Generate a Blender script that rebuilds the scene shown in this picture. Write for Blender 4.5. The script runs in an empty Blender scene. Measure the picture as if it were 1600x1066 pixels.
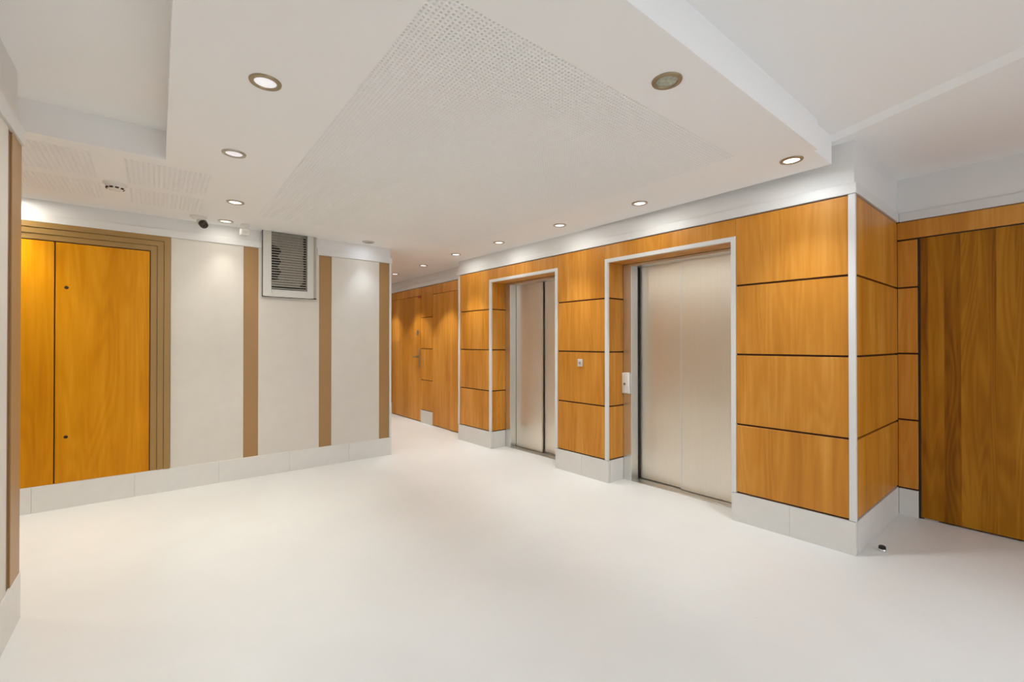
import bpy, bmesh, math, random
import numpy as np
from mathutils import Vector, Matrix

# ------------------------------------------------------------------ camera, world, exposure
sc = bpy.context.scene
COL = sc.collection
FPX, W_PX, H_PX = 692.5, 1600.0, 1066.0
EYE = 1.30
YAW = math.radians(38.64)          # view direction, measured from +Y towards +X
PITCH = math.atan(3.7 / FPX)
cd = bpy.data.cameras.new('camera')
cd.sensor_fit = 'HORIZONTAL'; cd.sensor_width = 36.0
cd.lens = FPX / W_PX * 36.0
cd.clip_start = 0.02; cd.clip_end = 100
cam = bpy.data.objects.new('camera', cd); COL.objects.link(cam)
cam.location = (0, 0, EYE)
cam.rotation_euler = (math.pi / 2 + PITCH, 0, -YAW)
sc.camera = cam

world = bpy.data.worlds.new('overcast_sky'); sc.world = world
world.use_nodes = True
bg = world.node_tree.nodes['Background']
bg.inputs['Color'].default_value = (0.86, 0.93, 1.0, 1)
bg.inputs['Strength'].default_value = 1.7

sc.view_settings.view_transform = 'Standard'
sc.view_settings.look = 'None'
sc.view_settings.gamma = 1.0
sc.view_settings.use_curve_mapping = False
sc.view_settings.exposure = 0.23
sc.cycles.max_bounces = 9
sc.cycles.diffuse_bounces = 6
sc.cycles.glossy_bounces = 3
sc.cycles.use_light_tree = False
sc.cycles.sample_clamp_indirect = 6.0

LAMP_W = 44.0                      # one ceiling spot
WARM = (0.97, 0.97, 0.94)
NEUT = (0.92, 0.96, 1.0)
COOL = (0.85, 0.93, 1.04)
YELL = (1.0, 0.97, 0.88)
SPILL = 0.10                       # wide stray light of each fitting, against its beam

# ------------------------------------------------------------------ helpers
rng = random.Random(7)
K = math.tan(math.radians(1.93))   # the lift wall stands a little askew to the room

def US(u, y, z):
    return (u - K * y, y, z)

def ID(x, y, z):
    return (x, y, z)

class MB:
    def __init__(self, xf=ID):
        self.v = []; self.f = []; self.m = []; self.xf = xf
    def box(self, x0, x1, y0, y1, z0, z1, mi=0):
        b = len(self.v)
        for z in (z0, z1):
            for (x, y) in ((x0, y0), (x1, y0), (x1, y1), (x0, y1)):
                self.v.append(self.xf(x, y, z))
        for q in ((0, 3, 2, 1), (4, 5, 6, 7), (0, 1, 5, 4), (1, 2, 6, 5), (2, 3, 7, 6), (3, 0, 4, 7)):
            self.f.append(tuple(b + i for i in q)); self.m.append(mi)
        return self
    def poly(self, pts, mi=0):
        b = len(self.v)
        self.v += [self.xf(*p) for p in pts]
        self.f.append(tuple(range(b, b + len(pts)))); self.m.append(mi)
        return self
    def lathe(self, prof, c, axis='z', n=32, mi=0):
        """prof: list of (r, h) ; revolved about axis through c"""
        b = len(self.v); np_ = len(prof)
        for i in range(n):
            a = 2 * math.pi * i / n
            for (r, h) in prof:
                p, q = r * math.cos(a), r * math.sin(a)
                if axis == 'z': self.v.append(self.xf(c[0] + p, c[1] + q, c[2] + h))
                elif axis == 'x': self.v.append(self.xf(c[0] + h, c[1] + p, c[2] + q))
                else: self.v.append(self.xf(c[0] + p, c[1] + h, c[2] + q))
        for i in range(n):
            j = (i + 1) % n
            for k in range(np_ - 1):
                self.f.append((b + i * np_ + k, b + j * np_ + k, b + j * np_ + k + 1, b + i * np_ + k + 1)); self.m.append(mi)
        return self
    def build(self, name, mats, parent=None, bevel=0.0, smooth=False, kind=None, label=None, cat=None, group=None, seg=1):
        me = bpy.data.meshes.new(name)
        V = np.array(self.v, dtype=float)
        lo, hi = V.min(0), V.max(0)
        o = Vector(((lo[0] + hi[0]) / 2, (lo[1] + hi[1]) / 2, lo[2]))
        me.from_pydata([tuple(Vector(p) - o) for p in self.v], [], self.f)
        if not isinstance(mats, (list, tuple)): mats = [mats]
        for m in mats: me.materials.append(m)
        me.polygons.foreach_set('material_index', self.m)
        bm = bmesh.new(); bm.from_mesh(me)
        bmesh.ops.remove_doubles(bm, verts=bm.verts, dist=1e-6)
        bmesh.ops.recalc_face_normals(bm, faces=bm.faces)
        if bevel > 0:
            ed = [e for e in bm.edges if len(e.link_faces) == 2 and e.calc_face_angle(0) > 0.6]
            bmesh.ops.bevel(bm, geom=ed, offset=bevel, segments=seg, affect='EDGES', profile=0.5, clamp_overlap=True)
        bm.to_mesh(me); bm.free()
        if smooth:
            me.polygons.foreach_set('use_smooth', [True] * len(me.polygons))
            me.set_sharp_from_angle(angle=math.radians(35))
        ob = bpy.data.objects.new(name, me); COL.objects.link(ob)
        place(ob, o, parent)
        tag(ob, label, cat, group, kind)
        return ob

ORIG = {}
def worldpos(o):
    p = Vector(o.location)
    return ORIG.get(o.name, p)

def place(ob, o, parent):
    ORIG[ob.name] = Vector(o)
    if parent is not None:
        ob.parent = parent
        ob.location = Vector(o) - ORIG[parent.name]
    else:
        ob.location = o

def tag(o, label=None, cat=None, group=None, kind=None):
    if label: o['label'] = label
    if cat: o['category'] = cat
    if group: o['group'] = group
    if kind: o['kind'] = kind
    return o

def empty(name, loc, label=None, cat=None, group=None, kind=None):
    e = bpy.data.objects.new(name, None); COL.objects.link(e)
    e.empty_display_size = 0.1
    e.location = loc; ORIG[e.name] = Vector(loc)
    return tag(e, label, cat, group, kind)

# ------------------------------------------------------------------ materials
def new_mat(name):
    m = bpy.data.materials.new(name); m.use_nodes = True
    nt = m.node_tree
    return m, nt, nt.nodes['Principled BSDF']

def N(nt, t, **kw):
    n = nt.nodes.new(t)
    for a, b in kw.items():
        if a.startswith('i_'): n.inputs[a[2:].replace('_', ' ')].default_value = b
        else: setattr(n, a, b)
    return n

def srgb(r, g, b):
    f = lambda c: (c / 255 / 12.92) if c <= 10 else (((c / 255) + 0.055) / 1.055) ** 2.4
    return (f(r), f(g), f(b), 1)

def plain(name, col, rough=0.5, metal=0.0, spec=0.5, bump=0.0, bscale=200.0, var=0.0, vscale=3.0, coat=0.0):
    m, nt, p = new_mat(name)
    p.inputs['Base Color'].default_value = col
    p.inputs['Roughness'].default_value = rough
    p.inputs['Metallic'].default_value = metal
    p.inputs['Specular IOR Level'].default_value = spec
    if coat: p.inputs['Coat Weight'].default_value = coat; p.inputs['Coat Roughness'].default_value = 0.1
    tc = N(nt, 'ShaderNodeTexCoord')
    if var > 0:
        nz = N(nt, 'ShaderNodeTexNoise', i_Scale=vscale, i_Detail=6.0, i_Roughness=0.6)
        nt.links.new(tc.outputs['Object'], nz.inputs['Vector'])
        mr = N(nt, 'ShaderNodeMapRange'); mr.inputs['From Min'].default_value = 0.3; mr.inputs['From Max'].default_value = 0.7
        mr.inputs['To Min'].default_value = 1 - var; mr.inputs['To Max'].default_value = 1 + var
        nt.links.new(nz.outputs['Fac'], mr.inputs['Value'])
        hs = N(nt, 'ShaderNodeHueSaturation'); hs.inputs['Color'].default_value = col
        nt.links.new(mr.outputs['Result'], hs.inputs['Value'])
        nt.links.new(hs.outputs['Color'], p.inputs['Base Color'])
    if bump > 0:
        nb = N(nt, 'ShaderNodeTexNoise', i_Scale=bscale, i_Detail=3.0)
        nt.links.new(tc.outputs['Object'], nb.inputs['Vector'])
        b = N(nt, 'ShaderNodeBump'); b.inputs['Strength'].default_value = bump; b.inputs['Distance'].default_value = 0.002
        nt.links.new(nb.outputs['Fac'], b.inputs['Height'])
        nt.links.new(b.outputs['Normal'], p.inputs['Normal'])
    return m

def wood(name, dark, mid, light, rough=0.33, board=0.11, contrast=1.0, wavy=0.0, spec=0.2, leafshift=0.0, leafvar=0.2, ring=0.06):
    """cherry veneer, grain standing upright, each panel cut from another spot of the log"""
    m, nt, p = new_mat(name)
    tc = N(nt, 'ShaderNodeTexCoord'); oi = N(nt, 'ShaderNodeObjectInfo')
    mul = N(nt, 'ShaderNodeMath', operation='MULTIPLY'); mul.inputs[1].default_value = 37.0
    nt.links.new(oi.outputs['Random'], mul.inputs[0])
    add = N(nt, 'ShaderNodeVectorMath', operation='ADD')
    nt.links.new(tc.outputs['Object'], add.inputs[0]); nt.links.new(mul.outputs[0], add.inputs[1])
    # veneer leaves side by side, each from another place
    sx = N(nt, 'ShaderNodeSeparateXYZ'); nt.links.new(add.outputs[0], sx.inputs[0])
    s1 = N(nt, 'ShaderNodeMath', operation='ADD'); nt.links.new(sx.outputs[0], s1.inputs[0]); nt.links.new(sx.outputs[1], s1.inputs[1])
    s2 = N(nt, 'ShaderNodeMath', operation='DIVIDE'); nt.links.new(s1.outputs[0], s2.inputs[0]); s2.inputs[1].default_value = board
    s3 = N(nt, 'ShaderNodeMath', operation='FLOOR'); nt.links.new(s2.outputs[0], s3.inputs[0])
    wn = N(nt, 'ShaderNodeTexWhiteNoise', noise_dimensions='1D'); nt.links.new(s3.outputs[0], wn.inputs['W'])
    ws = N(nt, 'ShaderNodeVectorMath', operation='SCALE'); nt.links.new(wn.outputs['Color'], ws.inputs[0]); ws.inputs['Scale'].default_value = leafshift
    ad2 = N(nt, 'ShaderNodeVectorMath', operation='ADD'); nt.links.new(add.outputs[0], ad2.inputs[0]); nt.links.new(ws.outputs[0], ad2.inputs[1])
    def noise(scale, detail, rough, dist):
        mp = N(nt, 'ShaderNodeMapping'); mp.inputs['Scale'].default_value = scale
        nt.links.new(ad2.outputs[0], mp.inputs['Vector'])
        n = N(nt, 'ShaderNodeTexNoise', i_Scale=1.0, i_Detail=detail, i_Roughness=rough, i_Distortion=dist)
        nt.links.new(mp.outputs[0], n.inputs['Vector'])
        return n.outputs['Fac']
    n1 = noise((7, 7, 0.6), 3.0, 0.5, 0.5)             # broad figure
    n2 = noise((38, 38, 1.3), 4.0, 0.6, 0.5 + wavy)    # streaks
    n3 = noise((300, 300, 8), 2.0, 0.5, 0.0)           # pores
    nr = noise((5.5, 5.5, 0.55), 1.0, 0.4, 0.3 + wavy) # growth rings cut flat: contour lines of a stretched field
    r1 = N(nt, 'ShaderNodeMath', operation='MULTIPLY'); nt.links.new(nr, r1.inputs[0]); r1.inputs[1].default_value = 75.0
    r2 = N(nt, 'ShaderNodeMath', operation='SINE'); nt.links.new(r1.outputs[0], r2.inputs[0])
    def mad(a, k, b):
        x = N(nt, 'ShaderNodeMath', operation='MULTIPLY_ADD'); nt.links.new(a, x.inputs[0]); x.inputs[1].default_value = k
        if isinstance(b, float): x.inputs[2].default_value = b
        else: nt.links.new(b, x.inputs[2])
        return x.outputs[0]
    c = contrast
    v = mad(n1, 1.25 * c, 0.5 - 0.625 * c)
    v = mad(n2, 0.55 * c, v); v = mad(n3, 0.16, v); v = mad(wn.outputs['Value'], leafvar, v); v = mad(r2.outputs[0], ring, v)
    sub = N(nt, 'ShaderNodeMath', operation='SUBTRACT'); nt.links.new(v, sub.inputs[0]); sub.inputs[1].default_value = 0.275 * c + 0.08 + 0.5 * leafvar
    cr = N(nt, 'ShaderNodeValToRGB'); nt.links.new(sub.outputs[0], cr.inputs['Fac'])
    e = cr.color_ramp.elements
    e[0].position = 0.12; e[0].color = dark
    e[1].position = 0.88; e[1].color = light
    x = cr.color_ramp.elements.new(0.5); x.color = mid
    nt.links.new(cr.outputs['Color'], p.inputs['Base Color'])
    p.inputs['Roughness'].default_value = rough
    p.inputs['Specular IOR Level'].default_value = spec
    return m

def steel(name, col, rough=0.3, aniso=0.55):
    m, nt, p = new_mat(name)
    p.inputs['Metallic'].default_value = 1.0
    p.inputs['Roughness'].default_value = rough
    p.inputs['Anisotropic'].default_value = aniso
    tc = N(nt, 'ShaderNodeTexCoord')
    mp = N(nt, 'ShaderNodeMapping'); mp.inputs['Scale'].default_value = (260, 260, 1.5)
    nt.links.new(tc.outputs['Object'], mp.inputs['Vector'])
    nz = N(nt, 'ShaderNodeTexNoise', i_Scale=1.0, i_Detail=3.0); nt.links.new(mp.outputs[0], nz.inputs['Vector'])
    mr = N(nt, 'ShaderNodeMapRange'); mr.inputs['To Min'].default_value = 0.93; mr.inputs['To Max'].default_value = 1.05
    nt.links.new(nz.outputs['Fac'], mr.inputs['Value'])
    hs = N(nt, 'ShaderNodeHueSaturation'); hs.inputs['Color'].default_value = col
    nt.links.new(mr.outputs[0], hs.inputs['Value']); nt.links.new(hs.outputs['Color'], p.inputs['Base Color'])
    tg = N(nt, 'ShaderNodeTangent', direction_type='RADIAL', axis='Z'); nt.links.new(tg.outputs[0], p.inputs['Tangent'])
    return m

def emit(name, col, strength):
    m, nt, p = new_mat(name)
    p.inputs['Base Color'].default_value = (0.8, 0.8, 0.8, 1)
    p.inputs['Emission Color'].default_value = col
    p.inputs['Emission Strength'].default_value = strength
    return m

def floor_mat():
    m, nt, p = new_mat('pale_stone_floor')
    tc = N(nt, 'ShaderNodeTexCoord')
    n1 = N(nt, 'ShaderNodeTexNoise', i_Scale=1.3, i_Detail=7.0, i_Roughness=0.6); nt.links.new(tc.outputs['Object'], n1.inputs['Vector'])
    cr = N(nt, 'ShaderNodeValToRGB'); nt.links.new(n1.outputs['Fac'], cr.inputs['Fac'])
    cr.color_ramp.elements[0].position = 0.3; cr.color_ramp.elements[0].color = (0.675, 0.675, 0.65, 1)
    cr.color_ramp.elements[1].position = 0.7; cr.color_ramp.elements[1].color = (0.725, 0.725, 0.70, 1)
    vo = N(nt, 'ShaderNodeTexVoronoi', i_Scale=9.0); nt.links.new(tc.outputs['Object'], vo.inputs['Vector'])
    lt = N(nt, 'ShaderNodeMath', operation='LESS_THAN'); lt.inputs[1].default_value = 0.035; nt.links.new(vo.outputs['Distance'], lt.inputs[0])
    n2 = N(nt, 'ShaderNodeTexNoise', i_Scale=2.2, i_Detail=1.0); nt.links.new(tc.outputs['Object'], n2.inputs['Vector'])
    gt = N(nt, 'ShaderNodeMath', operation='GREATER_THAN'); gt.inputs[1].default_value = 0.56; nt.links.new(n2.outputs['Fac'], gt.inputs[0])
    ml = N(nt, 'ShaderNodeMath', operation='MULTIPLY'); nt.links.new(lt.outputs[0], ml.inputs[0]); nt.links.new(gt.outputs[0], ml.inputs[1])
    m2 = N(nt, 'ShaderNodeMath', operation='MULTIPLY'); nt.links.new(ml.outputs[0], m2.inputs[0]); m2.inputs[1].default_value = 0.35
    mx = N(nt, 'ShaderNodeMix', data_type='RGBA'); nt.links.new(m2.outputs[0], mx.inputs['Factor']); nt.links.new(cr.outputs['Color'], mx.inputs['A'])
    mx.inputs['B'].default_value = (0.45, 0.42, 0.38, 1)
    nt.links.new(mx.outputs['Result'], p.inputs['Base Color'])
    p.inputs['Roughness'].default_value = 0.34
    p.inputs['Specular IOR Level'].default_value = 0.35
    return m

def glass_mat():
    m = bpy.data.materials.new('clear_glass'); m.use_nodes = True
    nt = m.node_tree; nt.nodes.clear()
    out = N(nt, 'ShaderNodeOutputMaterial'); tr = N(nt, 'ShaderNodeBsdfTransparent'); gl = N(nt, 'ShaderNodeBsdfGlossy')
    gl.inputs['Roughness'].default_value = 0.02
    fr = N(nt, 'ShaderNodeFresnel'); fr.inputs['IOR'].default_value = 1.45
    mx = N(nt, 'ShaderNodeMixShader')
    nt.links.new(fr.outputs[0], mx.inputs[0]); nt.links.new(tr.outputs[0], mx.inputs[1]); nt.links.new(gl.outputs[0], mx.inputs[2])
    nt.links.new(mx.outputs[0], out.inputs['Surface'])
    return m

M = {}
M['ceil'] = plain('white_ceiling_paint', (0.92, 0.92, 0.915, 1), 0.75, bump=0.05, bscale=90, spec=0.2)
M['wallw'] = plain('cream_wall_covering', (0.655, 0.615, 0.555, 1), 0.7, bump=0.25, bscale=420, var=0.025, vscale=5, spec=0.25)
M['upper'] = plain('white_upper_wall_paint', (0.78, 0.77, 0.755, 1), 0.7, spec=0.2)
M['trim'] = plain('white_satin_trim', (0.70, 0.69, 0.67, 1), 0.4)
M['stripe'] = plain('tan_lacquer', srgb(158, 120, 72), 0.38, var=0.03, vscale=2)
M['stripe_dark'] = plain('dark_brown_lacquer', srgb(112, 76, 36), 0.4)
M['frame'] = plain('bronze_brown_door_frame', srgb(150, 117, 62), 0.4)
M['groove'] = plain('dark_brown_joint', srgb(70, 36, 12), 0.7)
M['black'] = plain('black_void', (0.012, 0.011, 0.01, 1), 0.6)
M['stone'] = plain('beige_limestone', (0.71, 0.69, 0.65, 1), 0.5, var=0.025, vscale=9, bump=0.05, bscale=60)
M['floor'] = floor_mat()
M['wood'] = wood('cherry_veneer', (0.43, 0.155, 0.008, 1), (0.56, 0.225, 0.020, 1), (0.68, 0.32, 0.060, 1), spec=0.38, rough=0.40, leafvar=0.16)
M['wood_door'] = wood('amber_cherry_door_veneer', (0.46, 0.158, 0.001, 1), (0.575, 0.225, 0.002, 1), (0.69, 0.30, 0.012, 1), rough=0.3, board=0.13, contrast=0.9, spec=0.14, leafvar=0.12, ring=0.07)
M['wood_shaded'] = wood('shaded_cherry_door_veneer', (0.20, 0.066, 0.002, 1), (0.33, 0.125, 0.004, 1), (0.44, 0.19, 0.012, 1), rough=0.36, board=0.085, contrast=1.0, wavy=0.5, spec=0.14, leafshift=7.0, leafvar=0.42, ring=0.10)  # cherry veneer darkened, the right-hand door's shade is in its colour
M['steel'] = steel('brushed_steel_door', (0.80, 0.735, 0.64, 1), 0.31, 0.6)
M['steel_f'] = steel('brushed_steel_frame', (0.80, 0.80, 0.78, 1), 0.30, 0.5)
M['alu'] = plain('aluminium_sill', (0.55, 0.53, 0.49, 1), 0.4, metal=1.0)
M['chrome'] = plain('chrome', (0.75, 0.75, 0.75, 1), 0.12, metal=1.0)
M['bronze'] = plain('satin_bronze_ring', (0.36, 0.29, 0.19, 1), 0.38, metal=0.8)
M['nickel'] = plain('satin_nickel_ring', (0.50, 0.46, 0.40, 1), 0.35, metal=0.9)
M['plastic'] = plain('white_plastic', (0.78, 0.76, 0.72, 1), 0.4)
M['greyplastic'] = plain('light_grey_plastic', (0.62, 0.60, 0.56, 1), 0.35)
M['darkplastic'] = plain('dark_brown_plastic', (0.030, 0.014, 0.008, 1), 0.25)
M['greymetal'] = plain('grey_painted_metal', (0.60, 0.59, 0.55, 1), 0.4)
M['dustmetal'] = plain('dusty_grey_louvre', (0.40, 0.375, 0.33, 1), 0.6, var=0.12, vscale=20)
M['filter'] = plain('dusty_filter_mat', (0.36, 0.33, 0.275, 1), 0.95, var=0.2, vscale=40, bump=0.4, bscale=300)
M['fleece'] = plain('grey_acoustic_fleece', (0.13, 0.125, 0.12, 1), 0.9)
M['fleece2'] = plain('pale_grey_acoustic_fleece', (0.26, 0.25, 0.235, 1), 0.9)
M['red'] = plain('red_plastic', (0.5, 0.05, 0.03, 1), 0.4)
M['lens_warm'] = emit('lit_warm_lens', (1.0, 0.92, 0.80, 1), 1.4)
M['lens_white'] = emit('lit_white_lens', (1.0, 0.98, 0.95, 1), 2.0)
M['lens_dim'] = emit('lit_cool_lens', (0.93, 0.92, 1.0, 1), 0.4)
M['lens_off'] = plain('unlit_glass_lens', (0.42, 0.43, 0.35, 1), 0.15, var=0.35, vscale=60)
M['glass'] = glass_mat()

# ------------------------------------------------------------------ main dimensions
UE = 3.362                 # lift wall face (sheared coordinate u = x + K*y)
ZS = 2.412                 # underside of the lowered ceiling
ZU = 2.585                 # upper ceiling
ROWS = (0.212, 0.710, 1.219, 1.722, 2.221)
TRIM0, TRIM1 = 2.221, 2.287
YW = 4.945                 # far left wall face
XN = -0.51                 # near left wall face
XC = 3.400                 # corridor wall face
XR = 4.420                 # far right wall face
YP = 0.806                 # side face of the lift block
XEND = 2.135               # end of the far left wall at the corridor
YB = -2.9                  # back wall
GAP = 0.0065

# ------------------------------------------------------------------ floor
MB().box(-3.2, 5.6, YB - 0.2, 9.6, -0.12, 0.0).build('floor', M['floor'], kind='structure',
    label='pale cream polished stone floor of the lift lobby', cat='floor')

# ------------------------------------------------------------------ ceiling
ceiling = empty('ceiling', (1.5, 2.0, ZS), 'white stepped ceiling with perforated panels and lowered soffit', 'ceiling', kind='structure')

PX0, PY0, PP = 0.674, 1.225, 0.0185
PNX, PNY = 108, 173
panels = [(PX0, PY0, PNX, PNY, PP, 0.0044)]
SP = 0.0265
for (sx0, ncol) in ((-0.172, 17), (-0.763, 17)):
    for (sy0, nrow) in ((3.525, 20), (4.165, 16)):
        panels.append((sx0, sy0, ncol, nrow, SP, 0.0068))
holes = [(x, x + nx * p, y, y + ny * p) for (x, y, nx, ny, p, r) in panels]
regions = [(0.034, 2.955, 0.885, 5.05), (2.955, 3.262, 0.905, 5.05), (-3.0, 0.034, 3.405, 5.05), (2.10, 3.50, 4.9, 9.3)]

def soffit():
    xs = sorted(set([v for r in regions + holes for v in r[:2]])); ys = sorted(set([v for r in regions + holes for v in r[2:]]))
    ins = lambda x, y, R: any(a < x < b and c < y < d for (a, b, c, d) in R)
    mb = MB()
    reg = {}
    for i in range(len(xs) - 1):
        for j in range(len(ys) - 1):
            cx, cy = (xs[i] + xs[i + 1]) / 2, (ys[j] + ys[j + 1]) / 2
            reg[i, j] = 2 if (ins(cx, cy, regions) and ins(cx, cy, holes)) else (1 if ins(cx, cy, regions) else 0)
    for (i, j), s in reg.items():
        if not s: continue
        x0, x1, y0, y1 = xs[i], xs[i + 1], ys[j], ys[j + 1]
        if s == 1: mb.poly([(x0, y0, ZS), (x0, y1, ZS), (x1, y1, ZS), (x1, y0, ZS)])
        for (di, dj, a, b) in ((-1, 0, (x0, y0), (x0, y1)), (1, 0, (x1, y0), (x1, y1)), (0, -1, (x0, y0), (x1, y0)), (0, 1, (x0, y1), (x1, y1))):
            if not reg.get((i + di, j + dj), 0):
                mb.poly([(a[0], a[1], ZS), (b[0], b[1], ZS), (b[0], b[1], ZU), (a[0], a[1], ZU)])
    ob = mb.build('lowered_soffit', M['ceil'], ceiling)
    return ob
soffit()
def perforated(x0, y0, nx, ny, p, r, fleece):
    """one perforated plasterboard: real round holes through a 12.5 mm board"""
    n = 8
    # ring order: square border sampled at the same 8 angles
    ang = [math.pi / 4 * k for k in range(n)]
    sq = []
    for a in ang:
        c, s = math.cos(a), math.sin(a); mx = max(abs(c), abs(s)); sq.append((c / mx * p / 2, s / mx * p / 2))
    ci = [(r * math.cos(a), r * math.sin(a)) for a in ang]
    base = np.array([(a, b, 0) for (a, b) in sq] + [(a, b, 0) for (a, b) in ci] + [(a, b, 0.0125) for (a, b) in ci])
    fb = []
    for k in range(n):
        l = (k + 1) % n
        fb.append((k, n + k, n + l, l)); fb.append((n + k, 2 * n + k, 2 * n + l, n + l))
    fb = np.array(fb)
    gx, gy = np.meshgrid(np.arange(nx), np.arange(ny), indexing='ij')
    cen = np.stack([(gx.ravel() + 0.5) * p, (gy.ravel() + 0.5) * p, np.zeros(nx * ny)], 1)
    V = (cen[:, None, :] + base[None]).reshape(-1, 3)
    Fq = (np.arange(nx * ny)[:, None, None] * len(base) + fb[None]).reshape(-1, 4)
    nv = len(V)
    V = np.vstack([V, [(0, 0, 0.0125), (nx * p, 0, 0.0125), (nx * p, ny * p, 0.0125), (0, ny * p, 0.0125)]])
    Fq = np.vstack([Fq, [(nv, nv + 1, nv + 2, nv + 3)]])
    me = bpy.data.meshes.new('perforated_panel')
    me.vertices.add(len(V)); me.vertices.foreach_set('co', V.astype(np.float32).ravel())
    me.loops.add(len(Fq) * 4); me.loops.foreach_set('vertex_index', Fq.astype(np.int32).ravel())
    me.polygons.add(len(Fq)); me.polygons.foreach_set('loop_start', np.arange(0, len(Fq) * 4, 4, dtype=np.int32))
    mi = np.zeros(len(Fq), dtype=np.int32); mi[-1] = 1
    me.materials.append(M['ceil']); me.materials.append(M[fleece])
    me.polygons.foreach_set('material_index', mi)
    me.update(calc_edges=True); me.validate()
    ob = bpy.data.objects.new('perforated_panel', me); COL.objects.link(ob)
    place(ob, (x0, y0, ZS), ceiling)
    tag(ob, kind='stuff')
    return ob
for i, (x, y, nx, ny, p, r) in enumerate(panels):
    ob = perforated(x, y, nx, ny, p, r, 'fleece' if i == 0 else 'fleece2')
    ob['label'] = 'large field of small round holes in the lowered ceiling' if i == 0 else 'block of perforations in the ceiling by the smoke detector'

# upper ceiling, folded gently down towards the far right wall
mb = MB()
fold = lambda y: 3.235 + (2.922 - 3.235) * (0.885 - y) / (0.885 - 0.115)
yk = -0.3
mb.poly([(-3.2, YB - .2, ZU), (fold(yk), YB - .2, ZU), (fold(yk), yk, ZU), (3.235, 0.885, ZU), (3.235, 9.6, ZU), (-3.2, 9.6, ZU)])
CH = 0.034                                            # chamfered step down to the ceiling over the right-hand door
lo_ = [(fold(yk), YB - .2), (fold(yk), yk), (3.235, 0.885), (3.235, 9.6)]
hi_ = [(x + 0.03, y) for (x, y) in lo_]
for (p, q), (p2, q2) in zip(zip(lo_[:-1], lo_[1:]), zip(hi_[:-1], hi_[1:])):
    mb.poly([(p[0], p[1], ZU), (p2[0], p2[1], ZU - CH), (q2[0], q2[1], ZU - CH), (q[0], q[1], ZU)])
    mb.poly([(p2[0], p2[1], ZU - CH), (5.6, p2[1], ZU - CH), (5.6, q2[1], ZU - CH), (q2[0], q2[1], ZU - CH)])
mb.build('upper_ceiling', M['ceil'], ceiling)
MB().box(-3.2, 5.6, YB - .2, 9.6, ZU + 0.05, ZU + 0.2).build('ceiling_slab', M['ceil'], ceiling)

# ------------------------------------------------------------------ wood-clad lift wall
def slab_row(parent, kind, a0, a1, rows, face, thick, mat, name='wood_panel', xf=ID, axis='y', gap=GAP, gz=None):
    """upright panels stacked between the heights in rows; kind 'x' faces -x, 'y' faces -y"""
    gz = gz if gz is not None else gap
    for r in range(len(rows) - 1):
        z0, z1 = rows[r] + gz, rows[r + 1] - gz
        mb = MB(xf)
        if kind == 'x': mb.box(face, face + thick, a0 + 0.0008, a1 - 0.0008, z0, z1)
        else: mb.box(a0 + 0.0008, a1 - 0.0008, face, face + thick, z0, z1)
        mb.build(name, mat, parent, bevel=0.0012)

def stones(parent, kind, cuts, face, thick, h=0.205, xf=ID):
    for a, b in zip(cuts[:-1], cuts[1:]):
        mb = MB(xf)
        if kind == 'x': mb.box(face, face + thick, a + .0006, b - .0006, 0, h)
        else: mb.box(a + .0006, b - .0006, face, face + thick, 0, h)
        mb.build('stone_slab', M['stone'], parent, bevel=0.001)

OP1 = (1.512, 2.695)        # near lift opening, outside of its white trim
OP2 = (3.305, 4.465)        # far lift opening
YE = 5.150                  # far end of the lift block
TW = 0.034                  # trim width
OPZ = 2.086
DB = UE + 0.016             # body of the wall behind the panels

wall_e = empty('wall_lift', (3.3, 2.8, 0), 'long lift lobby wall clad in orange cherry wood panels with two lift openings', 'wall', kind='structure')
RT = 0.0145
for (a, b) in ((YP + 0.018, OP1[0] + TW - RT), (OP1[1] - TW + RT, OP2[0] + TW - RT), (OP2[1] - TW + RT, YE - 0.012)):
    MB(US).box(DB, DB + 0.45, a, b, 0, 2.24).build('joint_backing', M['groove'], wall_e)
for (a, b) in (OP1, OP2):
    MB(US).box(DB, DB + 0.45, a + TW - RT, b - TW + RT, OPZ - TW + 0.0165, 2.24).build('joint_backing', M['groove'], wall_e)
MB(US).box(UE + 0.004, UE + 0.45, YP + 0.008, YE, 2.24, ZU + 0.04).build('upper_wall', M['upper'], wall_e)
segs = ((YP + 0.034, OP1[0]), (OP1[1], OP2[0]), (OP2[1], YE - 0.034))
for (a, b) in segs:
    slab_row(wall_e, 'x', a, b, ROWS, UE, 0.0155, M['wood'], xf=US)
for (a, b) in (OP1, OP2):
    c = (a + b) / 2
    MB(US).box(UE, UE + 0.0155, a + .0008, b - .0008, OPZ, ROWS[-1] - GAP).build('header_panel', M['wood'], wall_e, bevel=0.001)
    # reveals of the opening
    for r in range(4):
        z0, z1 = ROWS[r] + GAP, min(ROWS[r + 1] - GAP, OPZ - TW + 0.004)
        MB(US).box(UE + 0.017, UE + 0.222, b - TW, b - TW + 0.014, z0, z1).build('reveal_panel', M['wood'], wall_e, bevel=0.001)
        MB(US).box(UE + 0.017, UE + 0.222, a + TW - 0.014, a + TW, z0, z1).build('reveal_panel', M['wood'], wall_e, bevel=0.001)
    MB(US).box(UE + 0.017, UE + 0.222, a + TW, b - TW, OPZ - TW + 0.002, OPZ - TW + 0.016).build('reveal_top_panel', M['wood'], wall_e, bevel=0.001)

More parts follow.
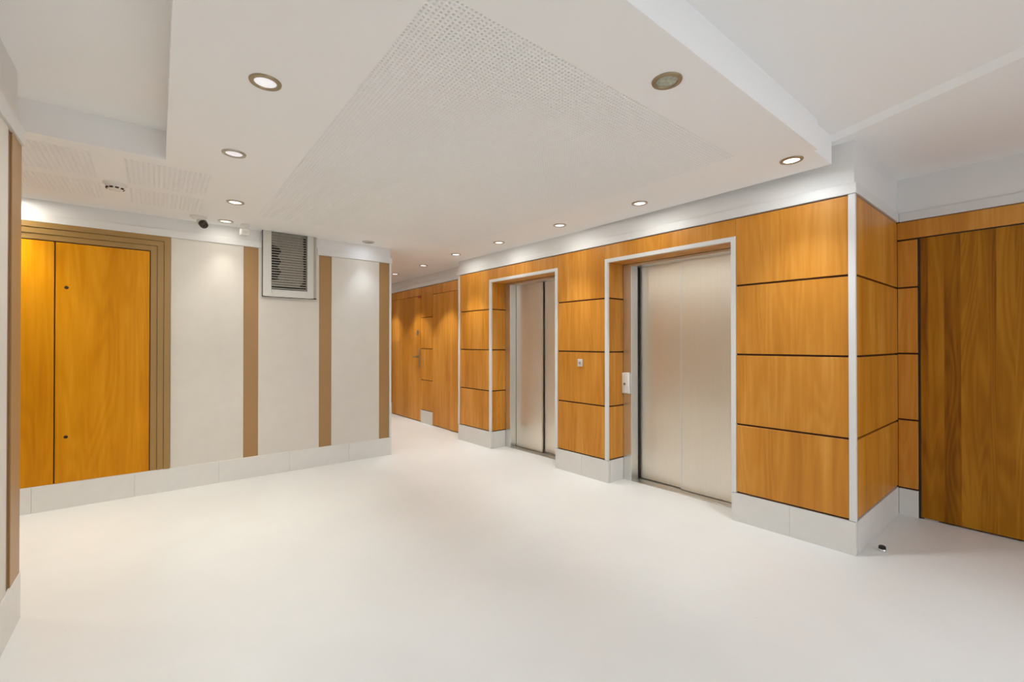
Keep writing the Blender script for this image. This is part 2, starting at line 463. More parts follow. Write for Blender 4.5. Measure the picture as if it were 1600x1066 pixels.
# side of the lift block, facing the camera
wall_p = empty('wall_lift_return', (3.9, YP, 0), 'short return wall of cherry panels beside the large brown door', 'wall', kind='structure')
xp0 = UE - K * YP
MB().box(xp0 + 0.018, XR + 0.3, YP + 0.016, YP + 0.3, 0, 2.24).build('joint_backing', M['groove'], wall_p)
MB().box(xp0 + 0.004, XR + 0.3, YP + 0.004, YP + 0.3, 2.24, ZU + 0.04).build('upper_wall', M['upper'], wall_p)
slab_row(wall_p, 'y', xp0 + 0.012, XR - 0.001, ROWS, YP, 0.0155, M['wood'])

# far right wall with the big door
wall_r = empty('wall_right', (XR, -0.6, 0), 'wood clad wall on the far right around the large brown door', 'wall', kind='structure')
D3 = (-0.27, 0.681)
mb = MB()
mb.box(XR + 0.016, XR + 0.3, D3[1] + 0.004, YP + 0.1, 0, 2.24)
mb.box(XR + 0.016, XR + 0.3, YB, D3[0] - 0.004, 0, 2.24)
mb.box(XR + 0.016, XR + 0.3, D3[0] - 0.004, D3[1] + 0.004, 2.087, 2.24)
mb.box(XR + 0.06, XR + 0.3, D3[0] - 0.004, D3[1] + 0.004, 0, 2.087)
mb.build('joint_backing', M['groove'], wall_r)
MB().box(XR + 0.004, XR + 0.3, YB, YP + 0.1, 2.24, ZU).build('upper_wall', M['upper'], wall_r)
slab_row(wall_r, 'x', D3[1] + 0.009, YP - 0.001, (0.205, 0.723, 1.223, 1.722, 2.083), XR, 0.0155, M['wood'])
MB().box(XR, XR + .0155, D3[0] - 1.0, YP - 0.001, 2.083 + GAP, ROWS[-1] - .002).build('header_panel', M['wood'], wall_r, bevel=0.001)
slab_row(wall_r, 'x', D3[0] - 1.0, D3[0] - 0.009, (0.205, 0.723, 1.223, 1.722, 2.083), XR, 0.0155, M['wood'])
slab_row(wall_r, 'x', YB, D3[0] - 1.002, (0.205, 0.723, 1.223, 1.722, 2.221), XR, 0.0155, M['wood'])

door3 = empty('door_3', (XR, 0.2, 0), 'large wooden door with veneer darkened for shade at the right edge of the picture', 'door', kind='structure')
MB().box(XR + 0.001, XR + 0.042, D3[0] + 0.003, D3[1] - 0.005, 0.012, 2.080).build('door_leaf', M['wood_shaded'], door3, bevel=0.0015)
mb = MB()
mb.box(XR + 0.006, XR + 0.055, D3[1] - 0.004, D3[1] + 0.0075, 0.0, 2.0875)
mb.box(XR + 0.006, XR + 0.055, D3[0] - 0.0075, D3[0] + 0.002, 0.0, 2.0875)
mb.box(XR + 0.006, XR + 0.055, D3[0] + 0.002, D3[1] - 0.004, 2.081, 2.0875)
mb.build('door_rebate', M['black'], door3)
MB().box(XR + 0.005, XR + 0.03, D3[1] - 0.10, D3[1] - 0.02, 0.001, 0.011).build('bottom_pivot', M['alu'], door3, bevel=0.001)

# ------------------------------------------------------------------ corridor wall
wall_c = empty('wall_corridor', (XC, 7, 0), 'cherry wood clad corridor wall beyond the far lift', 'wall', kind='structure')
MB().box(XC + 0.016, XC + 0.3, 5.10, 9.4, 0, 2.25).build('joint_backing', M['groove'], wall_c)
MB().box(XC + 0.004, XC + 0.3, 5.10, 9.4, 2.25, ZU).build('upper_wall', M['upper'], wall_c)
DC = (6.665, 7.83)
slab_row(wall_c, 'x', 6.268, 6.660, (0.210, 0.700, 1.212, 1.722, 2.225), XC, 0.0155, M['wood'])
MB().box(XC, XC + .0155, 5.155, 6.263, 2.078, 2.222).build('header_panel', M['wood'], wall_c, bevel=0.001)
MB().box(XC, XC + .0155, DC[0], DC[1], 2.092, 2.222).build('header_panel', M['wood'], wall_c, bevel=0.001)
MB().box(XC, XC + .0155, 5.155, 6.263, 0.012, 2.072).build('tall_wood_panel', M['wood'], wall_c, bevel=0.001)
slab_row(wall_c, 'x', 7.84, 9.3, (0.210, 0.700, 1.212, 1.722, 2.225), XC, 0.0155, M['wood'])
door2 = empty('door_2', (XC, 7.2, 0), 'flush cherry wood door with a lever handle down the corridor', 'door', kind='structure')
leaf2 = MB().box(XC, XC + .0155, DC[0] + 0.002, DC[1] - 0.003, 0.012, 2.086).build('door_leaf', M['wood'], door2, bevel=0.001)
hd = MB().box(XC - 0.008, XC, 6.693, 6.733, 0.905, 1.215).build('handle_plate', M['nickel'], door2, bevel=0.003)
mb = MB(); mb.lathe([(0, -0.055), (0.011, -0.055), (0.011, 0.0)], (XC - 0.008, 6.713, 1.075), 'x', 16)
mb.box(XC - 0.063, XC - 0.045, 6.705, 6.845, 1.065, 1.085)
mb.build('lever', M['nickel'], hd, bevel=0.002)
tag(MB().box(XC - 0.006, XC, 6.755, 6.815, 1.44, 1.52).build('door_plate', M['nickel'], None, bevel=0.002),
    'small metal plate on the corridor door above the lever handle', 'plate')
tag(MB().box(XC - 0.02, XC, 6.655, 6.74, 2.052, 2.082).build('door_indicator', M['red'], None, bevel=0.004),
    'tiny red indicator at the top corner of the corridor door', 'indicator')

# ------------------------------------------------------------------ far left wall with tan stripes
wall_l = empty('wall_far_left', (0.7, YW, 0), 'cream wall with tan vertical stripes, grille and cupboard doors', 'wall', kind='structure')
MB().box(-3.0, XEND, YW + 0.014, YW + 0.35, 0, ZU).build('wall_core', M['upper'], wall_l)
STR = ((0.644, 0.770), (1.334, 1.462), (1.992, 2.116))
Z0L, Z1L = 0.200, 2.236
for (a, b) in STR:
    MB().box(a - .004, b + .004, YW + 0.006, YW + 0.0145, Z0L - .002, Z1L).build('tan_stripe', M['stripe'], wall_l)
for (a, b) in ((0.088, STR[0][0]), (STR[0][1], STR[1][0]), (STR[1][1], STR[2][0])):
    MB().box(a, b, YW - 0.004, YW + 0.0145, Z0L - .002, Z1L).build('cream_wall_panel', M['wallw'], wall_l, bevel=0.0015)
MB().box(STR[2][1], XEND + 0.004, YW - 0.006, YW + 0.36, 0.205, Z1L).build('corner_bead', M['trim'], wall_l, bevel=0.002)
MB().box(-3.0, 0.085 - 1.52, YW, YW + 0.0145, Z0L - .002, Z1L).build('cream_wall_panel', M['wallw'], wall_l, bevel=0.0015)

# cupboard doors in their bronze frame
door1 = empty('door_1', (-0.65, YW, 0.2), 'pair of amber cherry cupboard doors in a grooved bronze frame on the left', 'door', kind='structure')
FX0, FX1, FZ1 = -1.43, 0.086, 2.236
IX0, IX1, IZ1 = -1.29, -0.052, 2.100
wd = (IX0 - FX0) / 3
for i, off in enumerate((0.016, 0.010, 0.004)):      # three stepped bands, outermost proud
    a0, a1 = FX0 + i * wd, FX0 + (i + 1) * wd - 0.003
    b0, b1 = FX1 - (i + 1) * 0.046 + 0.003, FX1 - i * 0.046
    t0, t1 = FZ1 - (i + 1) * 0.0453 + 0.003, FZ1 - i * 0.0453
    mb = MB()
    mb.poly([(a0, YW - off, Z0L), (a1, YW - off, Z0L), (a1, YW - off, t0), (b0, YW - off, t0), (b0, YW - off, Z0L), (b1, YW - off, Z0L), (b1, YW - off, t1), (a0, YW - off, t1)])
    bmf = len(mb.v)
    pts = [(a0, Z0L), (a1, Z0L), (a1, t0), (b0, t0), (b0, Z0L), (b1, Z0L), (b1, t1), (a0, t1)]
    for p, q in zip(pts, pts[1:] + pts[:1]):
        mb.poly([(p[0], YW - off, p[1]), (q[0], YW - off, q[1]), (q[0], YW + 0.0145, q[1]), (p[0], YW + 0.0145, p[1])])
    mb.build('frame_band', M['frame'], door1)
MB().box(FX0 + .002, FX1 - .002, YW + 0.008, YW + 0.0142, Z0L, FZ1 - .002).build('frame_groove', M['groove'], door1)
lf1 = MB().box(-0.626, IX1 - 0.004, YW - 0.006, YW + 0.013, Z0L + .001, IZ1 - .006).build('cupboard_door', M['wood_door'], door1, bevel=0.0015)
lf2 = MB().box(IX0 + .004, -0.634, YW - 0.006, YW + 0.013, Z0L + .001, IZ1 - .006).build('cupboard_door', M['wood_door'], door1, bevel=0.0015)
for z in (1.742, 0.560):
    MB().lathe([(0, -0.0015), (0.010, -0.0015), (0.013, 0.0)], (-0.565, YW - 0.006, z), 'y', 20).build('keyhole', M['darkplastic'], lf1)

# ------------------------------------------------------------------ near left wall
wall_n = empty('wall_near_left', (XN, 0, 0), 'cream wall end with a tan strip at the left edge of the picture', 'wall', kind='structure')
YN = 3.10
MB().box(XN - 0.35, XN - 0.012, YB, YN - 0.004, 0, ZU).build('wall_core', M['upper'], wall_n)
MB().box(XN - 0.012, XN, YB, 2.870, 0.215, 2.240).build('cream_wall_panel', M['wallw'], wall_n, bevel=0.0015)
MB().box(XN - 0.014, XN - 0.004, 2.872, 2.926, 0.215, 2.240).build('dark_stripe', M['stripe_dark'], wall_n)
MB().box(XN - 0.36, XN + 0.002, 2.928, YN, 0.215, 2.240).build('tan_stripe', M['stripe'], wall_n, bevel=0.0015)

# ------------------------------------------------------------------ walls out of sight that close the lobby
MB().box(XEND - 0.12, XEND - 0.002, YW + 0.35, 9.4, 0, ZS).build('wall_corridor_left', M['upper'], kind='structure', label='white wall on the hidden side of the corridor', cat='wall')
MB().box(1.9, 3.8, 9.3, 9.5, 0, ZU).build('wall_corridor_end', M['upper'], kind='structure', label='white wall closing the far end of the corridor', cat='wall')
MB().box(-3.1, -2.9, 2.9, 5.3, 0, ZU).build('wall_alcove', M['upper'], kind='structure', label='white wall deep in the alcove behind the near left wall', cat='wall')
MB().box(-3.1, XN - 0.34, 2.75, 2.95, 0, ZU).build('wall_alcove_side', M['upper'], kind='structure', label='white side wall of the alcove behind the near left wall', cat='wall')
WX0, WX1, WZ0, WZ1 = -0.2, 4.1, 0.10, 2.35
wb = empty('wall_back', (1.9, YB, 0), 'white wall behind the viewer around the wide added window', 'wall', kind='structure')
MB().box(-1.0, WX0, YB - .2, YB, 0, ZU).build('wall_section', M['upper'], wb)
MB().box(WX1, 4.8, YB - .2, YB, 0, ZU).build('wall_section', M['upper'], wb)
MB().box(WX0, WX1, YB - .2, YB, WZ1, ZU).build('wall_section', M['upper'], wb)
MB().box(WX0, WX1, YB - .2, YB, 0, WZ0).build('wall_section', M['stone'], wb)
win = empty('added_window_1', (1.9, YB, WZ0), 'wide window added behind the viewer to let in daylight', 'window', kind='structure')  # unseen window, added so that cool daylight reaches the foreground
nw = 4
for i in range(nw + 1):
    x = WX0 + (WX1 - WX0) * i / nw
    x0, x1 = max(WX0, x - .03), min(WX1, x + .03)
    MB().box(x0, x1, YB - .13, YB - .07, WZ0, WZ1).build('window_frame', M['greymetal'], win, bevel=.002)
for i in range(nw):
    x0 = WX0 + (WX1 - WX0) * i / nw + .03; x1 = WX0 + (WX1 - WX0) * (i + 1) / nw - .03
    MB().box(x0, x1, YB - .104, YB - .096, WZ0, WZ1).build('pane', M['glass'], win)
pl = bpy.data.lights.new('window_portal', 'AREA'); pl.shape = 'RECTANGLE'; pl.size = WX1 - WX0; pl.size_y = WZ1 - WZ0
pl.cycles.is_portal = True
po = bpy.data.objects.new('window_portal', pl); COL.objects.link(po)
po.location = ((WX0 + WX1) / 2, YB - 0.02, (WZ0 + WZ1) / 2); po.rotation_euler = (math.pi / 2, 0, 0)

# ------------------------------------------------------------------ baseboards
bb = empty('baseboard_lift_wall', (3.3, 2.8, 0), 'beige limestone baseboard blocks under the lift wall panels', 'baseboard', kind='structure')
stones(bb, 'x', (YP, 1.167, OP1[0] + TW), UE - 0.002, 0.03, xf=US)
stones(bb, 'x', (OP1[1] - TW, 2.985, OP2[0] + TW), UE - 0.002, 0.03, xf=US)
stones(bb, 'x', (OP2[1] - TW, YE), UE - 0.002, 0.03, xf=US)
for (a, b) in (OP1, OP2):
    MB(US).box(UE + 0.029, UE + 0.222, b - TW - 0.002, b - TW + .014, 0, 0.205).build('stone_slab', M['stone'], bb, bevel=0.001)
    MB(US).box(UE + 0.029, UE + 0.222, a + TW - 0.014, a + TW + .002, 0, 0.205).build('stone_slab', M['stone'], bb, bevel=0.001)
bb = empty('baseboard_lift_return', (3.9, YP, 0), 'beige limestone baseboard beside the black floor door stop', 'baseboard', kind='structure')
stones(bb, 'y', (xp0 + 0.032, 3.93, XR - 0.002), YP - 0.002, 0.02)
bb = empty('baseboard_right', (XR, 0.7, 0), 'short limestone baseboard next to the large brown door', 'baseboard', kind='structure')
stones(bb, 'x', (D3[1] + 0.009, YP - 0.003), XR - 0.002, 0.02, h=0.198)
stones(bb, 'x', (YB, -2.0, -1.1, D3[0] - 0.009), XR - 0.002, 0.02, h=0.198)
bb = empty('baseboard_far_left', (0.7, YW, 0), 'long beige limestone baseboard under the cupboard doors and striped wall', 'baseboard', kind='structure')
stones(bb, 'y', (-3.0, -2.2, -1.35, -0.75, -0.15, 0.45, 1.05, 1.65, XEND + 0.005), YW - 0.010, 0.03, h=Z0L)
bb = empty('baseboard_near_left', (XN, 2.8, 0), 'limestone baseboard of the wall end at the left edge', 'baseboard', kind='structure')
stones(bb, 'x', (YB, -1.6, -0.4, 0.8, 2.0, YN + 0.004), XN - 0.016, 0.022, h=0.215)
bb = empty('baseboard_corridor', (XC, 6.5, 0), 'small limestone baseboard block between the corridor doors', 'baseboard', kind='structure')
stones(bb, 'x', (6.266, 6.662), XC - 0.004, 0.02, h=0.204)
stones(bb, 'x', (7.84, 9.3), XC - 0.004, 0.02, h=0.204)

# ------------------------------------------------------------------ white trims
n_tr = 0
def trim(parts, label):
    global n_tr
    n_tr += 1
    t = None
    for mb in parts:
        if t is None:
            t = mb.build('trim_%d' % n_tr, M['trim'], None, bevel=0.002, kind='structure', label=label, cat='trim')
        else:
            mb.build('trim_piece', M['trim'], t, bevel=0.002)
    return t
trim([MB(US).box(UE - 0.014, UE + 0.02, YP - 0.010, YE + 0.012, TRIM0, TRIM1)], 'white cornice strip above the lift wall panels')
trim([MB().box(xp0 + 0.0205, XR - 0.014, YP - 0.012, YP + 0.02, TRIM0, TRIM1)], 'white cornice strip above the short return wall')
trim([MB().box(XR - 0.012, XR + 0.02, YB, YP - 0.0125, 2.2235, 2.290)], 'white cornice strip above the large brown door')
trim([MB().box(XC - 0.012, XC + 0.02, 5.17, 9.3, 2.228, 2.296)], 'white cornice strip along the corridor wall')
trim([MB().box(-3.0, 0.799, YW - 0.014, YW + 0.02, Z1L, 2.300)], 'white cornice strip above the cupboard doors up to the grille')
trim([MB().box(1.312, XEND + 0.008, YW - 0.014, YW + 0.02, Z1L, 2.300)], 'white cornice strip between the grille and the corridor')
trim([MB().box(XN - 0.36, XN + 0.012, YB, YN + 0.006, 2.240, 2.318)], 'white cornice strip on the near left wall end')
trim([MB(US).box(UE - 0.007, UE + 0.0178, YP - 0.003, YP + 0.0335, 0.209, TRIM0)], 'white corner strip on the lift wall edge nearest the viewer')
trim([MB(US).box(UE - 0.007, UE + 0.0178, YE - 0.0335, YE + 0.003, 0.209, TRIM0)], 'white corner strip on the far edge of the lift wall')
for (a, b), lab in ((OP1, 'white trim framing the near wide lift opening'), (OP2, 'white trim framing the far narrow lift opening')):
    trim([MB(US).box(UE - 0.008, UE + 0.0168, b - TW, b, 0.209, OPZ),
          MB(US).box(UE - 0.008, UE + 0.0168, a, a + TW, 0.209, OPZ),
          MB(US).box(UE - 0.008, UE + 0.0168, a + TW, b - TW, OPZ - TW, OPZ)], lab)

# ------------------------------------------------------------------ lifts
def lift(op, label, split, leafA, leafB):
    """leafA / leafB: depth u of the far and the near leaf"""
    a, b = op[0] + TW, op[1] - TW
    f0 = UE + 0.224
    t = empty('elevator', (f0 - K * (a + b) / 2, (a + b) / 2, 0), label, 'elevator')
    JW = 0.092
    top = OPZ - TW
    MB(US).box(f0, f0 + 0.165, b - JW, b, 0, top).build('jamb', M['steel_f'], t, bevel=0.002)
    MB(US).box(f0, f0 + 0.165, a, a + 0.07, 0, top).build('jamb', M['steel_f'], t, bevel=0.002)
    MB(US).box(f0, f0 + 0.165, a + 0.07, b - JW, top - 0.024, top).build('lintel', M['steel_f'], t, bevel=0.002)
    MB(US).box(f0 + 0.165, f0 + 0.2, a, b, 0, top).build('shaft_backing', M['black'], t)
    s = MB(US)
    s.box(f0 + 0.004, f0 + 0.16, a + 0.07, b - JW, 0.0, 0.006)
    sill = s.build('sill', M['alu'], t, bevel=0.001)
    for g in (leafA + 0.012, leafB + 0.012):
        MB(US).box(g - .003, g + .003, a + 0.072, b - JW - .002, 0.006, 0.0066).build('sill_groove', M['black'], sill)
    MB(US).box(leafA, leafA + 0.024, split - 0.03, b - JW - 0.0035, 0.010, top - 0.0235).build('door_leaf', M['steel'], t, bevel=0.0015)
    lb = MB(US).box(leafB, leafB + 0.024, a + 0.06, split, 0.010, top - 0.0235).build('door_leaf', M['steel'], t, bevel=0.0015)
    if leafB < leafA:
        MB(US).box(leafB - 0.0025, leafB, split - 0.012, split, 0.012, top - 0.026).build('edge_profile', M['steel_f'], lb, bevel=0.001)
    MB(US).box(min(leafA, leafB) - 0.001, f0 + 0.16, b - JW - 0.003, b - JW - 0.0005, 0.0065, top - 0.024).build('door_seal', M['black'], t)
    return t
lf_n = lift(OP1, 'near lift with wide brushed steel sliding doors', 2.135, UE + 0.358, UE + 0.326)
lf_f = lift(OP2, 'far lift with brushed steel doors and a dark gap between its leaves', 3.905, UE + 0.318, UE + 0.358)

# key switch box on the near lift's steel jamb
f0 = UE + 0.224
ks = empty('key_switch', (f0 - K * 2.62, 2.62, 0.82), 'white upright key switch box on the near lift steel jamb', 'switch')
MB(US).box(f0 - 0.030, f0, 2.578, 2.660, 0.822, 1.022).build('housing', M['plastic'], ks, bevel=0.010, seg=3, smooth=True)
MB(US).lathe([(0, -0.003), (0.010, -0.003), (0.012, 0.0)], (f0 - 0.030, 2.625, 0.915), 'x', 20).build('lock_cylinder', M['bronze'], ks)
MB(US).box(f0 - 0.0345, f0 - 0.032, 2.623, 2.627, 0.907, 0.923).build('keyhole', M['black'], ks)

cb = empty('call_button', (UE - K * 2.995, 2.995, 1.07), 'small square metal lift call button on the wood between the lifts', 'button')
MB(US).box(UE - 0.010, UE, 2.966, 3.026, 1.072, 1.145).build('cover_plate', M['greyplastic'], cb, bevel=0.003, seg=2)
MB(US).lathe([(0, -0.005), (0.011, -0.005), (0.014, 0.0)], (UE - 0.010, 2.996, 1.108), 'x', 24).build('push_button', M['nickel'], cb, smooth=True)

# ------------------------------------------------------------------ ventilation grille
gx0, gx1, gz0, gz1 = 0.801, 1.296, 1.766, ZS
ix0, ix1, iz0 = 0.876, 1.208, 1.836
gy = YW - 0.004
vg = empty('ventilation_grille', (1.05, gy, gz0), 'grey louvred ventilation grille with torn filter high on the striped wall', 'grille')
fy = gy - 0.042
mb = MB()
mb.box(gx0, ix0, fy, gy - 0.012, gz0, gz1); mb.box(ix1, gx1 - 0.028, fy, gy - 0.012, gz0, gz1); mb.box(ix0, ix1, fy, gy - 0.012, gz0, iz0)
MB().box(gx0 - 0.005, gx1 + 0.002, fy + 0.006, gy - 0.013, gz0 - 0.006, gz0 + 0.004).build('shadow_strip', M['darkplastic'], vg)  # dark strips stand in for the shadow line below and left of the frame
MB().box(gx0 - 0.006, gx0 + 0.003, fy + 0.006, gy - 0.013, gz0 - 0.006, gz1).build('shadow_strip', M['darkplastic'], vg)
mb.build('front_frame', M['greymetal'], vg, bevel=0.003)
mb = MB()
mb.box(gx0 + 0.002, ix0 + .004, gy - 0.012, gy, gz0 + 0.002, gz1); mb.box(ix1 - .004, gx1 + 0.012, gy - 0.012, gy, gz0 - 0.004, gz1); mb.box(ix0 + .004, ix1 - .004, gy - 0.012, gy, gz0 + .002, iz0 + .004)
mb.build('back_frame', M['wallw'], vg, bevel=0.002)
MB().box(gx1 - 0.028, gx1, fy + 0.014, gy - 0.012, gz0, gz1).build('side_bead', M['dustmetal'], vg, bevel=0.004)
MB().box(ix0, ix1, gy - 0.003, gy - 0.0005, iz0, gz1).build('duct_void', M['black'], vg)
# torn filter mat behind the slats
def ragged(x, amp, z): return x + amp * (math.sin(37 * z) + 0.6 * math.sin(91 * z + 1.3))
nzf = 46
vv = []; ff = []
for i in range(nzf + 1):
    z = iz0 + 0.035 + (gz1 - iz0 - 0.04) * i / nzf
    tear = 0.0
    if 1.93 < z < 2.275: tear = 0.070 + 0.015 * math.sin(60 * z)
    xl = ix0 + 0.006 + tear
    xr = ragged(ix1 - 0.034, 0.003, z)
    if z < 1.93: xr -= 0.05 * (1.93 - z) / 0.06
    for x in (xl, xr):
        vv.append((x, gy - 0.016, z)); vv.append((x, gy - 0.012, z))
for i in range(nzf):
    a, b = i * 4, (i + 1) * 4
    ff += [(a, a + 2, b + 2, b), (a + 1, b + 1, b + 3, a + 3), (a, b, b + 1, a + 1), (a + 2, a + 3, b + 3, b + 2)]
ff += [(0, 1, 3, 2), (nzf * 4, nzf * 4 + 2, nzf * 4 + 3, nzf * 4 + 1)]
mb = MB(); mb.v = vv; mb.f = ff; mb.m = [0] * len(ff)
mb.build('filter_mat', M['filter'], vg)
ns = 23
slat_me = None
for i in range(ns):
    z = iz0 + 0.013 + (gz1 - iz0 - 0.016) * i / (ns - 1)
    sag = 0.0025 * math.sin(i * 2.1)
    if slat_me is None:
        mb = MB()
        mb.poly([(ix0, fy + 0.004, 0), (ix1, fy + 0.004, 0), (ix1, fy + 0.022, 0.012), (ix0, fy + 0.022, 0.012)])
        mb.poly([(ix0, fy + 0.004, 0.0015), (ix0, fy + 0.022, 0.0135), (ix1, fy + 0.022, 0.0135), (ix1, fy + 0.004, 0.0015)])
        mb.poly([(ix0, fy + 0.004, 0), (ix0, fy + 0.004, 0.0015), (ix1, fy + 0.004, 0.0015), (ix1, fy + 0.004, 0)])
        mb.poly([(ix0, fy + 0.022, 0.012), (ix1, fy + 0.022, 0.012), (ix1, fy + 0.022, 0.0135), (ix0, fy + 0.022, 0.0135)])
        s = mb.build('slat', M['dustmetal'], vg); slat_me = s; base = Vector(s.location)
        s.location = base + Vector((0, 0, z - 0.006))
    else:
        s = slat_me.copy(); COL.objects.link(s); s.parent = vg
        s.location = base + Vector((0, 0, min(z, gz1 - 0.017) - 0.006))
        s.rotation_euler = (0, sag, 0)
MB().box(ix0 + .01, ix0 + .055, fy - 0.002, fy, gz0 + 0.030, gz0 + 0.052).build('maker_plate', M['wallw'], vg)

# ------------------------------------------------------------------ ceiling devices
sd = empty('smoke_detector', (-0.235, 4.13, ZS), 'round white smoke detector with dark slots between the perforated ceiling blocks', 'smoke detector')
MB().lathe([(0.0, -0.012), (0.062, -0.012), (0.066, -0.008), (0.066, 0.0)], (-0.235, 4.13, ZS), 'z', 40).build('base_ring', M['plastic'], sd, smooth=True)
MB().lathe([(0.0, -0.046), (0.030, -0.045), (0.042, -0.040), (0.050, -0.030), (0.055, -0.012)], (-0.235, 4.13, ZS), 'z', 40).build('sensor_cap', M['plastic'], sd, smooth=True)
for a in (-150, -112, -75, -35, 20, 70, 120, 165):
    c, s_ = math.cos(math.radians(a)), math.sin(math.radians(a))
    mb = MB()
    r0, r1, w = 0.0425, 0.0515, 0.010
    tx, ty = -s_, c
    P = lambda r, q, z: (-0.235 + c * r + tx * q, 4.13 + s_ * r + ty * q, ZS + z)
    v8 = [P(r, q, z) for z in (-0.040, -0.031) for (r, q) in ((r0 - .004, -w), (r1 + (-.0035 if z < -.035 else .001), -w), (r1 + (-.0035 if z < -.035 else .001), w), (r0 - .004, w))]
    mb.v = v8; mb.f = [(0, 3, 2, 1), (4, 5, 6, 7), (0, 1, 5, 4), (1, 2, 6, 5), (2, 3, 7, 6), (3, 0, 4, 7)]; mb.m = [0] * 6
    mb.build('smoke_slot', M['darkplastic'], sd)

scx, scy = 0.275, 4.76
cm = empty('security_camera', (scx, scy, ZS), 'small ceiling security camera with a white mount and dark lens head', 'camera')
MB().lathe([(0.0, -0.022), (0.040, -0.022), (0.058, -0.012), (0.062, 0.0)], (scx, scy, ZS), 'z', 36).build('ceiling_mount', M['plastic'], cm, smooth=True)
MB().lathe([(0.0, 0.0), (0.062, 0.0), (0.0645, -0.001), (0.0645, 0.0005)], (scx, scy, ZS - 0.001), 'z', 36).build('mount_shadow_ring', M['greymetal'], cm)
mb = MB().lathe([(0.0, -0.055), (0.020, -0.053), (0.030, -0.045), (0.0345, -0.02), (0.0345, 0.012), (0.028, 0.028), (0.0, 0.03)], (0, 0, 0), 'z', 32)
d = Vector((0.25, -0.72, -0.62)).normalized()       # where the head looks
q = d.to_track_quat('-Z', 'Y').to_matrix()
hc = Vector((scx + 0.030, scy - 0.012, ZS - 0.050))
body = MB(); body.v = [tuple(q @ Vector(p) + hc) for p in mb.v]; body.f = mb.f; body.m = mb.m
hb = body.build('lens_head', M['darkplastic'], cm, smooth=True)
col_ = MB().lathe([(0.0365, -0.012), (0.0365, 0.030), (0.0, 0.034)], (0, 0, 0), 'z', 32)
c2 = MB(); c2.v = [tuple(q @ Vector(p) + hc) for p in col_.v]; c2.f = col_.f; c2.m = col_.m
c2.build('head_collar', M['plastic'], cm, smooth=True)
ln = MB().lathe([(0.0, -0.058), (0.010, -0.0575), (0.012, -0.054)], (0, 0, 0), 'z', 20)
c3 = MB(); c3.v = [tuple(q @ Vector(p) + hc) for p in ln.v]; c3.f = ln.f; c3.m = ln.m
c3.build('lens', M['black'], hb, smooth=True)

mdx, mdy = 0.637, 4.80
md = empty('motion_detector', (mdx, mdy, ZS), 'small white motion detector hanging from the ceiling left of the grille', 'detector')
MB().box(mdx - 0.034, mdx + 0.034, mdy - 0.022, mdy + 0.022, ZS - 0.016, ZS).build('bracket', M['plastic'], md, bevel=0.003)
MB().box(mdx - 0.012, mdx + 0.012, mdy - 0.012, mdy + 0.012, ZS - 0.045, ZS - 0.014).build('arm', M['plastic'], md, bevel=0.002)
MB().box(mdx - 0.044, mdx + 0.028, mdy - 0.035, mdy + 0.02, ZS - 0.105, ZS - 0.043).build('sensor_body', M['plastic'], md, bevel=0.010, seg=3, smooth=True)
MB().box(mdx - 0.032, mdx + 0.016, mdy - 0.038, mdy - 0.033, ZS - 0.095, ZS - 0.066).build('sensor_window', M['greyplastic'], md, bevel=0.002)

# ------------------------------------------------------------------ door stop
dsx, dsy = 3.545, 0.725
ds = empty('door_stop', (dsx, dsy, 0), 'small black and chrome door stop on the floor by the lift wall corner', 'door stop')
MB().lathe([(0.0, 0.016), (0.0185, 0.016), (0.0205, 0.012), (0.0205, 0.0), (0.0, 0.0)], (dsx, dsy, 0.0), 'z', 32).build('metal_base', M['chrome'], ds, smooth=True)
MB().lathe([(0.0, 0.034), (0.014, 0.034), (0.018, 0.030), (0.0195, 0.016), (0.0, 0.016)], (dsx, dsy, 0.0), 'z', 32).build('rubber_buffer', M['black'], ds, smooth=True)

# ------------------------------------------------------------------ recessed downlights
RINGP = [(0.043, -0.002), (0.045, -0.0075), (0.052, -0.0085), (0.0605, -0.006), (0.0625, 0.0)]
LENSP = [(0.0, -0.0045), (0.036, -0.0040), (0.043, -0.0020)]
proto = {}
def downlight(x, y, label, ring='nickel', lens='lens_warm', power=1.0, col=WARM, size=76, blend=0.95, z=None, spill=1.0):
    t = empty('recessed_downlight', (x, y, z or ZS), label, 'downlight', 'recessed ceiling downlights')
    for nm, prof, mat in (('bezel_ring', RINGP, ring), ('lens', LENSP, lens)):
        if (nm, mat) not in proto:
            o = MB().lathe(prof, (x, y, ZS), 'z', 40).build(nm, M[mat], t, smooth=True); proto[nm, mat] = (o, Vector(o.location))
        else:
            src, loc = proto[nm, mat]
            o = src.copy(); COL.objects.link(o); o.parent = t; o.location = loc
    if power > 0:
        l = bpy.data.lights.new('spot_lamp', 'SPOT'); l.energy = LAMP_W * power; l.color = col
        l.spot_size = math.radians(size); l.spot_blend = blend; l.shadow_soft_size = 0.035
        lo = bpy.data.objects.new('spot_lamp', l); COL.objects.link(lo); lo.parent = t; lo.location = (0, 0, -0.016)
        if spill > 0:
            l2 = bpy.data.lights.new('stray_light', 'AREA'); l2.shape = 'DISK'; l2.size = 0.08
            l2.energy = LAMP_W * power * SPILL * spill; l2.color = col
            lo = bpy.data.objects.new('stray_light', l2); COL.objects.link(lo); lo.parent = t; lo.location = (0, 0, -0.012)
    return t
downlight(0.354, 2.122, 'large cool white downlight in the ceiling at the upper left', 'bronze', 'lens_dim', 0.35, COOL, spill=2.6)
downlight(0.345, 3.035, 'downlight right of the ceiling recess, second back on the left', 'nickel', 'lens_dim', 1.0, YELL)
downlight(0.474, 4.080, 'downlight above the blocks of perforations, third back on the left', 'nickel', 'lens_warm', 1.15, YELL)
downlight(0.479, 4.770, 'downlight beside the security camera washing the striped wall', 'nickel', 'lens_warm', 0.27, YELL, spill=0.35)
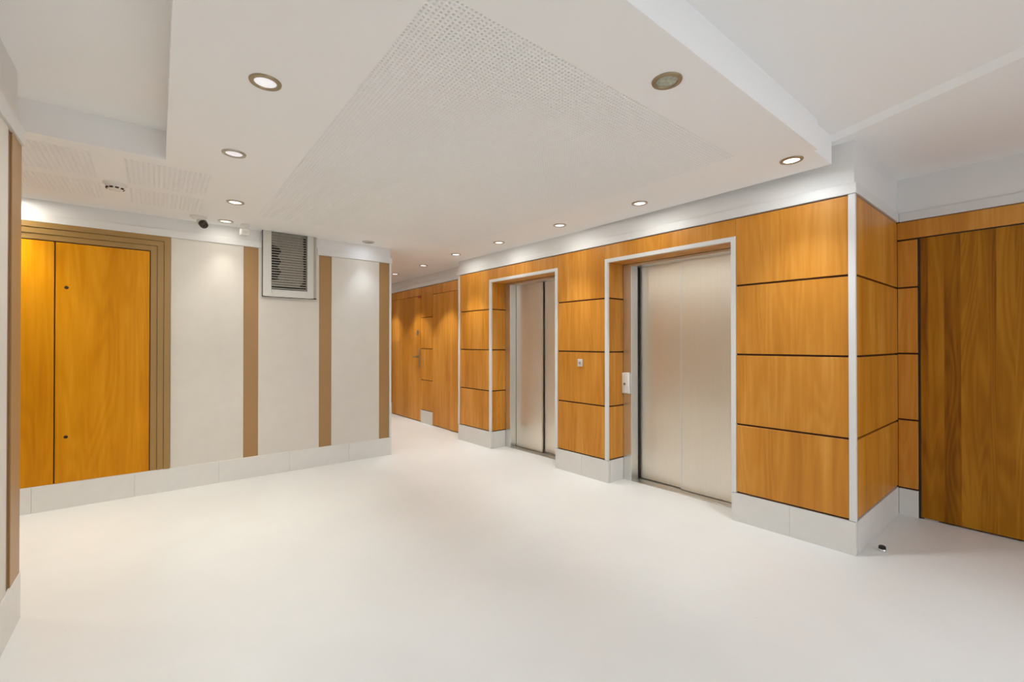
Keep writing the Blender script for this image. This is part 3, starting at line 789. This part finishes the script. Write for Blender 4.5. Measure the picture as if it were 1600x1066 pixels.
downlight(1.799, 4.770, 'downlight right of the grille washing the striped wall', 'nickel', 'lens_off', 0.30, COOL, spill=0.3)
downlight(1.679, 1.051, 'unlit downlight with a greenish lens at the upper right', 'bronze', 'lens_off', 0.0)
downlight(2.998, 1.036, 'bright downlight at the soffit corner above the near lift wall end', 'bronze', 'lens_white', 0.85, NEUT, spill=0.5, size=88, blend=0.95)
downlight(2.980, 2.107, 'downlight above the near lift doors', 'nickel', 'lens_warm', 1.0, WARM, spill=0.4, size=70, blend=0.7)
downlight(2.950, 2.970, 'downlight above the wood pier between the lifts', 'nickel', 'lens_warm', 1.0, WARM, spill=0.4)
downlight(2.932, 3.896, 'downlight above the far lift doors', 'nickel', 'lens_warm', 1.0, WARM, spill=0.4, size=70, blend=0.7)
downlight(2.905, 4.753, 'downlight at the far end of the lift wall', 'nickel', 'lens_white', 1.0, WARM, spill=0.4, size=70, blend=0.7)
downlight(2.955, 5.721, 'farthest visible downlight, in the corridor before the wooden doors', 'nickel', 'lens_white', 1.3, WARM, spill=0.1, size=78, blend=0.5)
downlight(2.960, 6.70, 'hidden corridor downlight in front of the flush door', 'nickel', 'lens_white', 1.3, WARM, spill=0.1, size=78, blend=0.5)
downlight(2.960, 7.70, 'hidden corridor downlight at the far end', 'nickel', 'lens_white', 1.3, WARM, spill=0.1, size=78, blend=0.5)
downlight(-0.86, 4.770, 'downlight hidden behind the near left wall washing the cupboard doors', 'nickel', 'lens_warm', 0.9, YELL, spill=0.5)
downlight(-1.55, 4.10, 'unseen downlight added deep in the alcove to brighten its ceiling', 'nickel', 'lens_warm', 1.4, YELL, spill=1.2)  # unseen lamp, added to lift the perforated ceiling from the left
downlight(0.380, 1.10, 'downlight just above the top of the picture on the left', 'bronze', 'lens_white', 0.5, NEUT, spill=1.8)
for i, (x, y) in enumerate(((0.5, -0.55), (1.6, -0.55), (2.55, -0.55), (0.5, -1.75), (1.6, -1.75), (2.55, -1.75))):  # unseen lamps, added behind the viewer to light the foreground
    downlight(x, y, 'unseen downlight added behind the viewer to light the foreground, ' + ('left', 'middle', 'right')[i % 3] + (' of the first row', ' of the second row')[i // 3], 'bronze', 'lens_white', 0.42, COOL, spill=2.2, z=ZU)
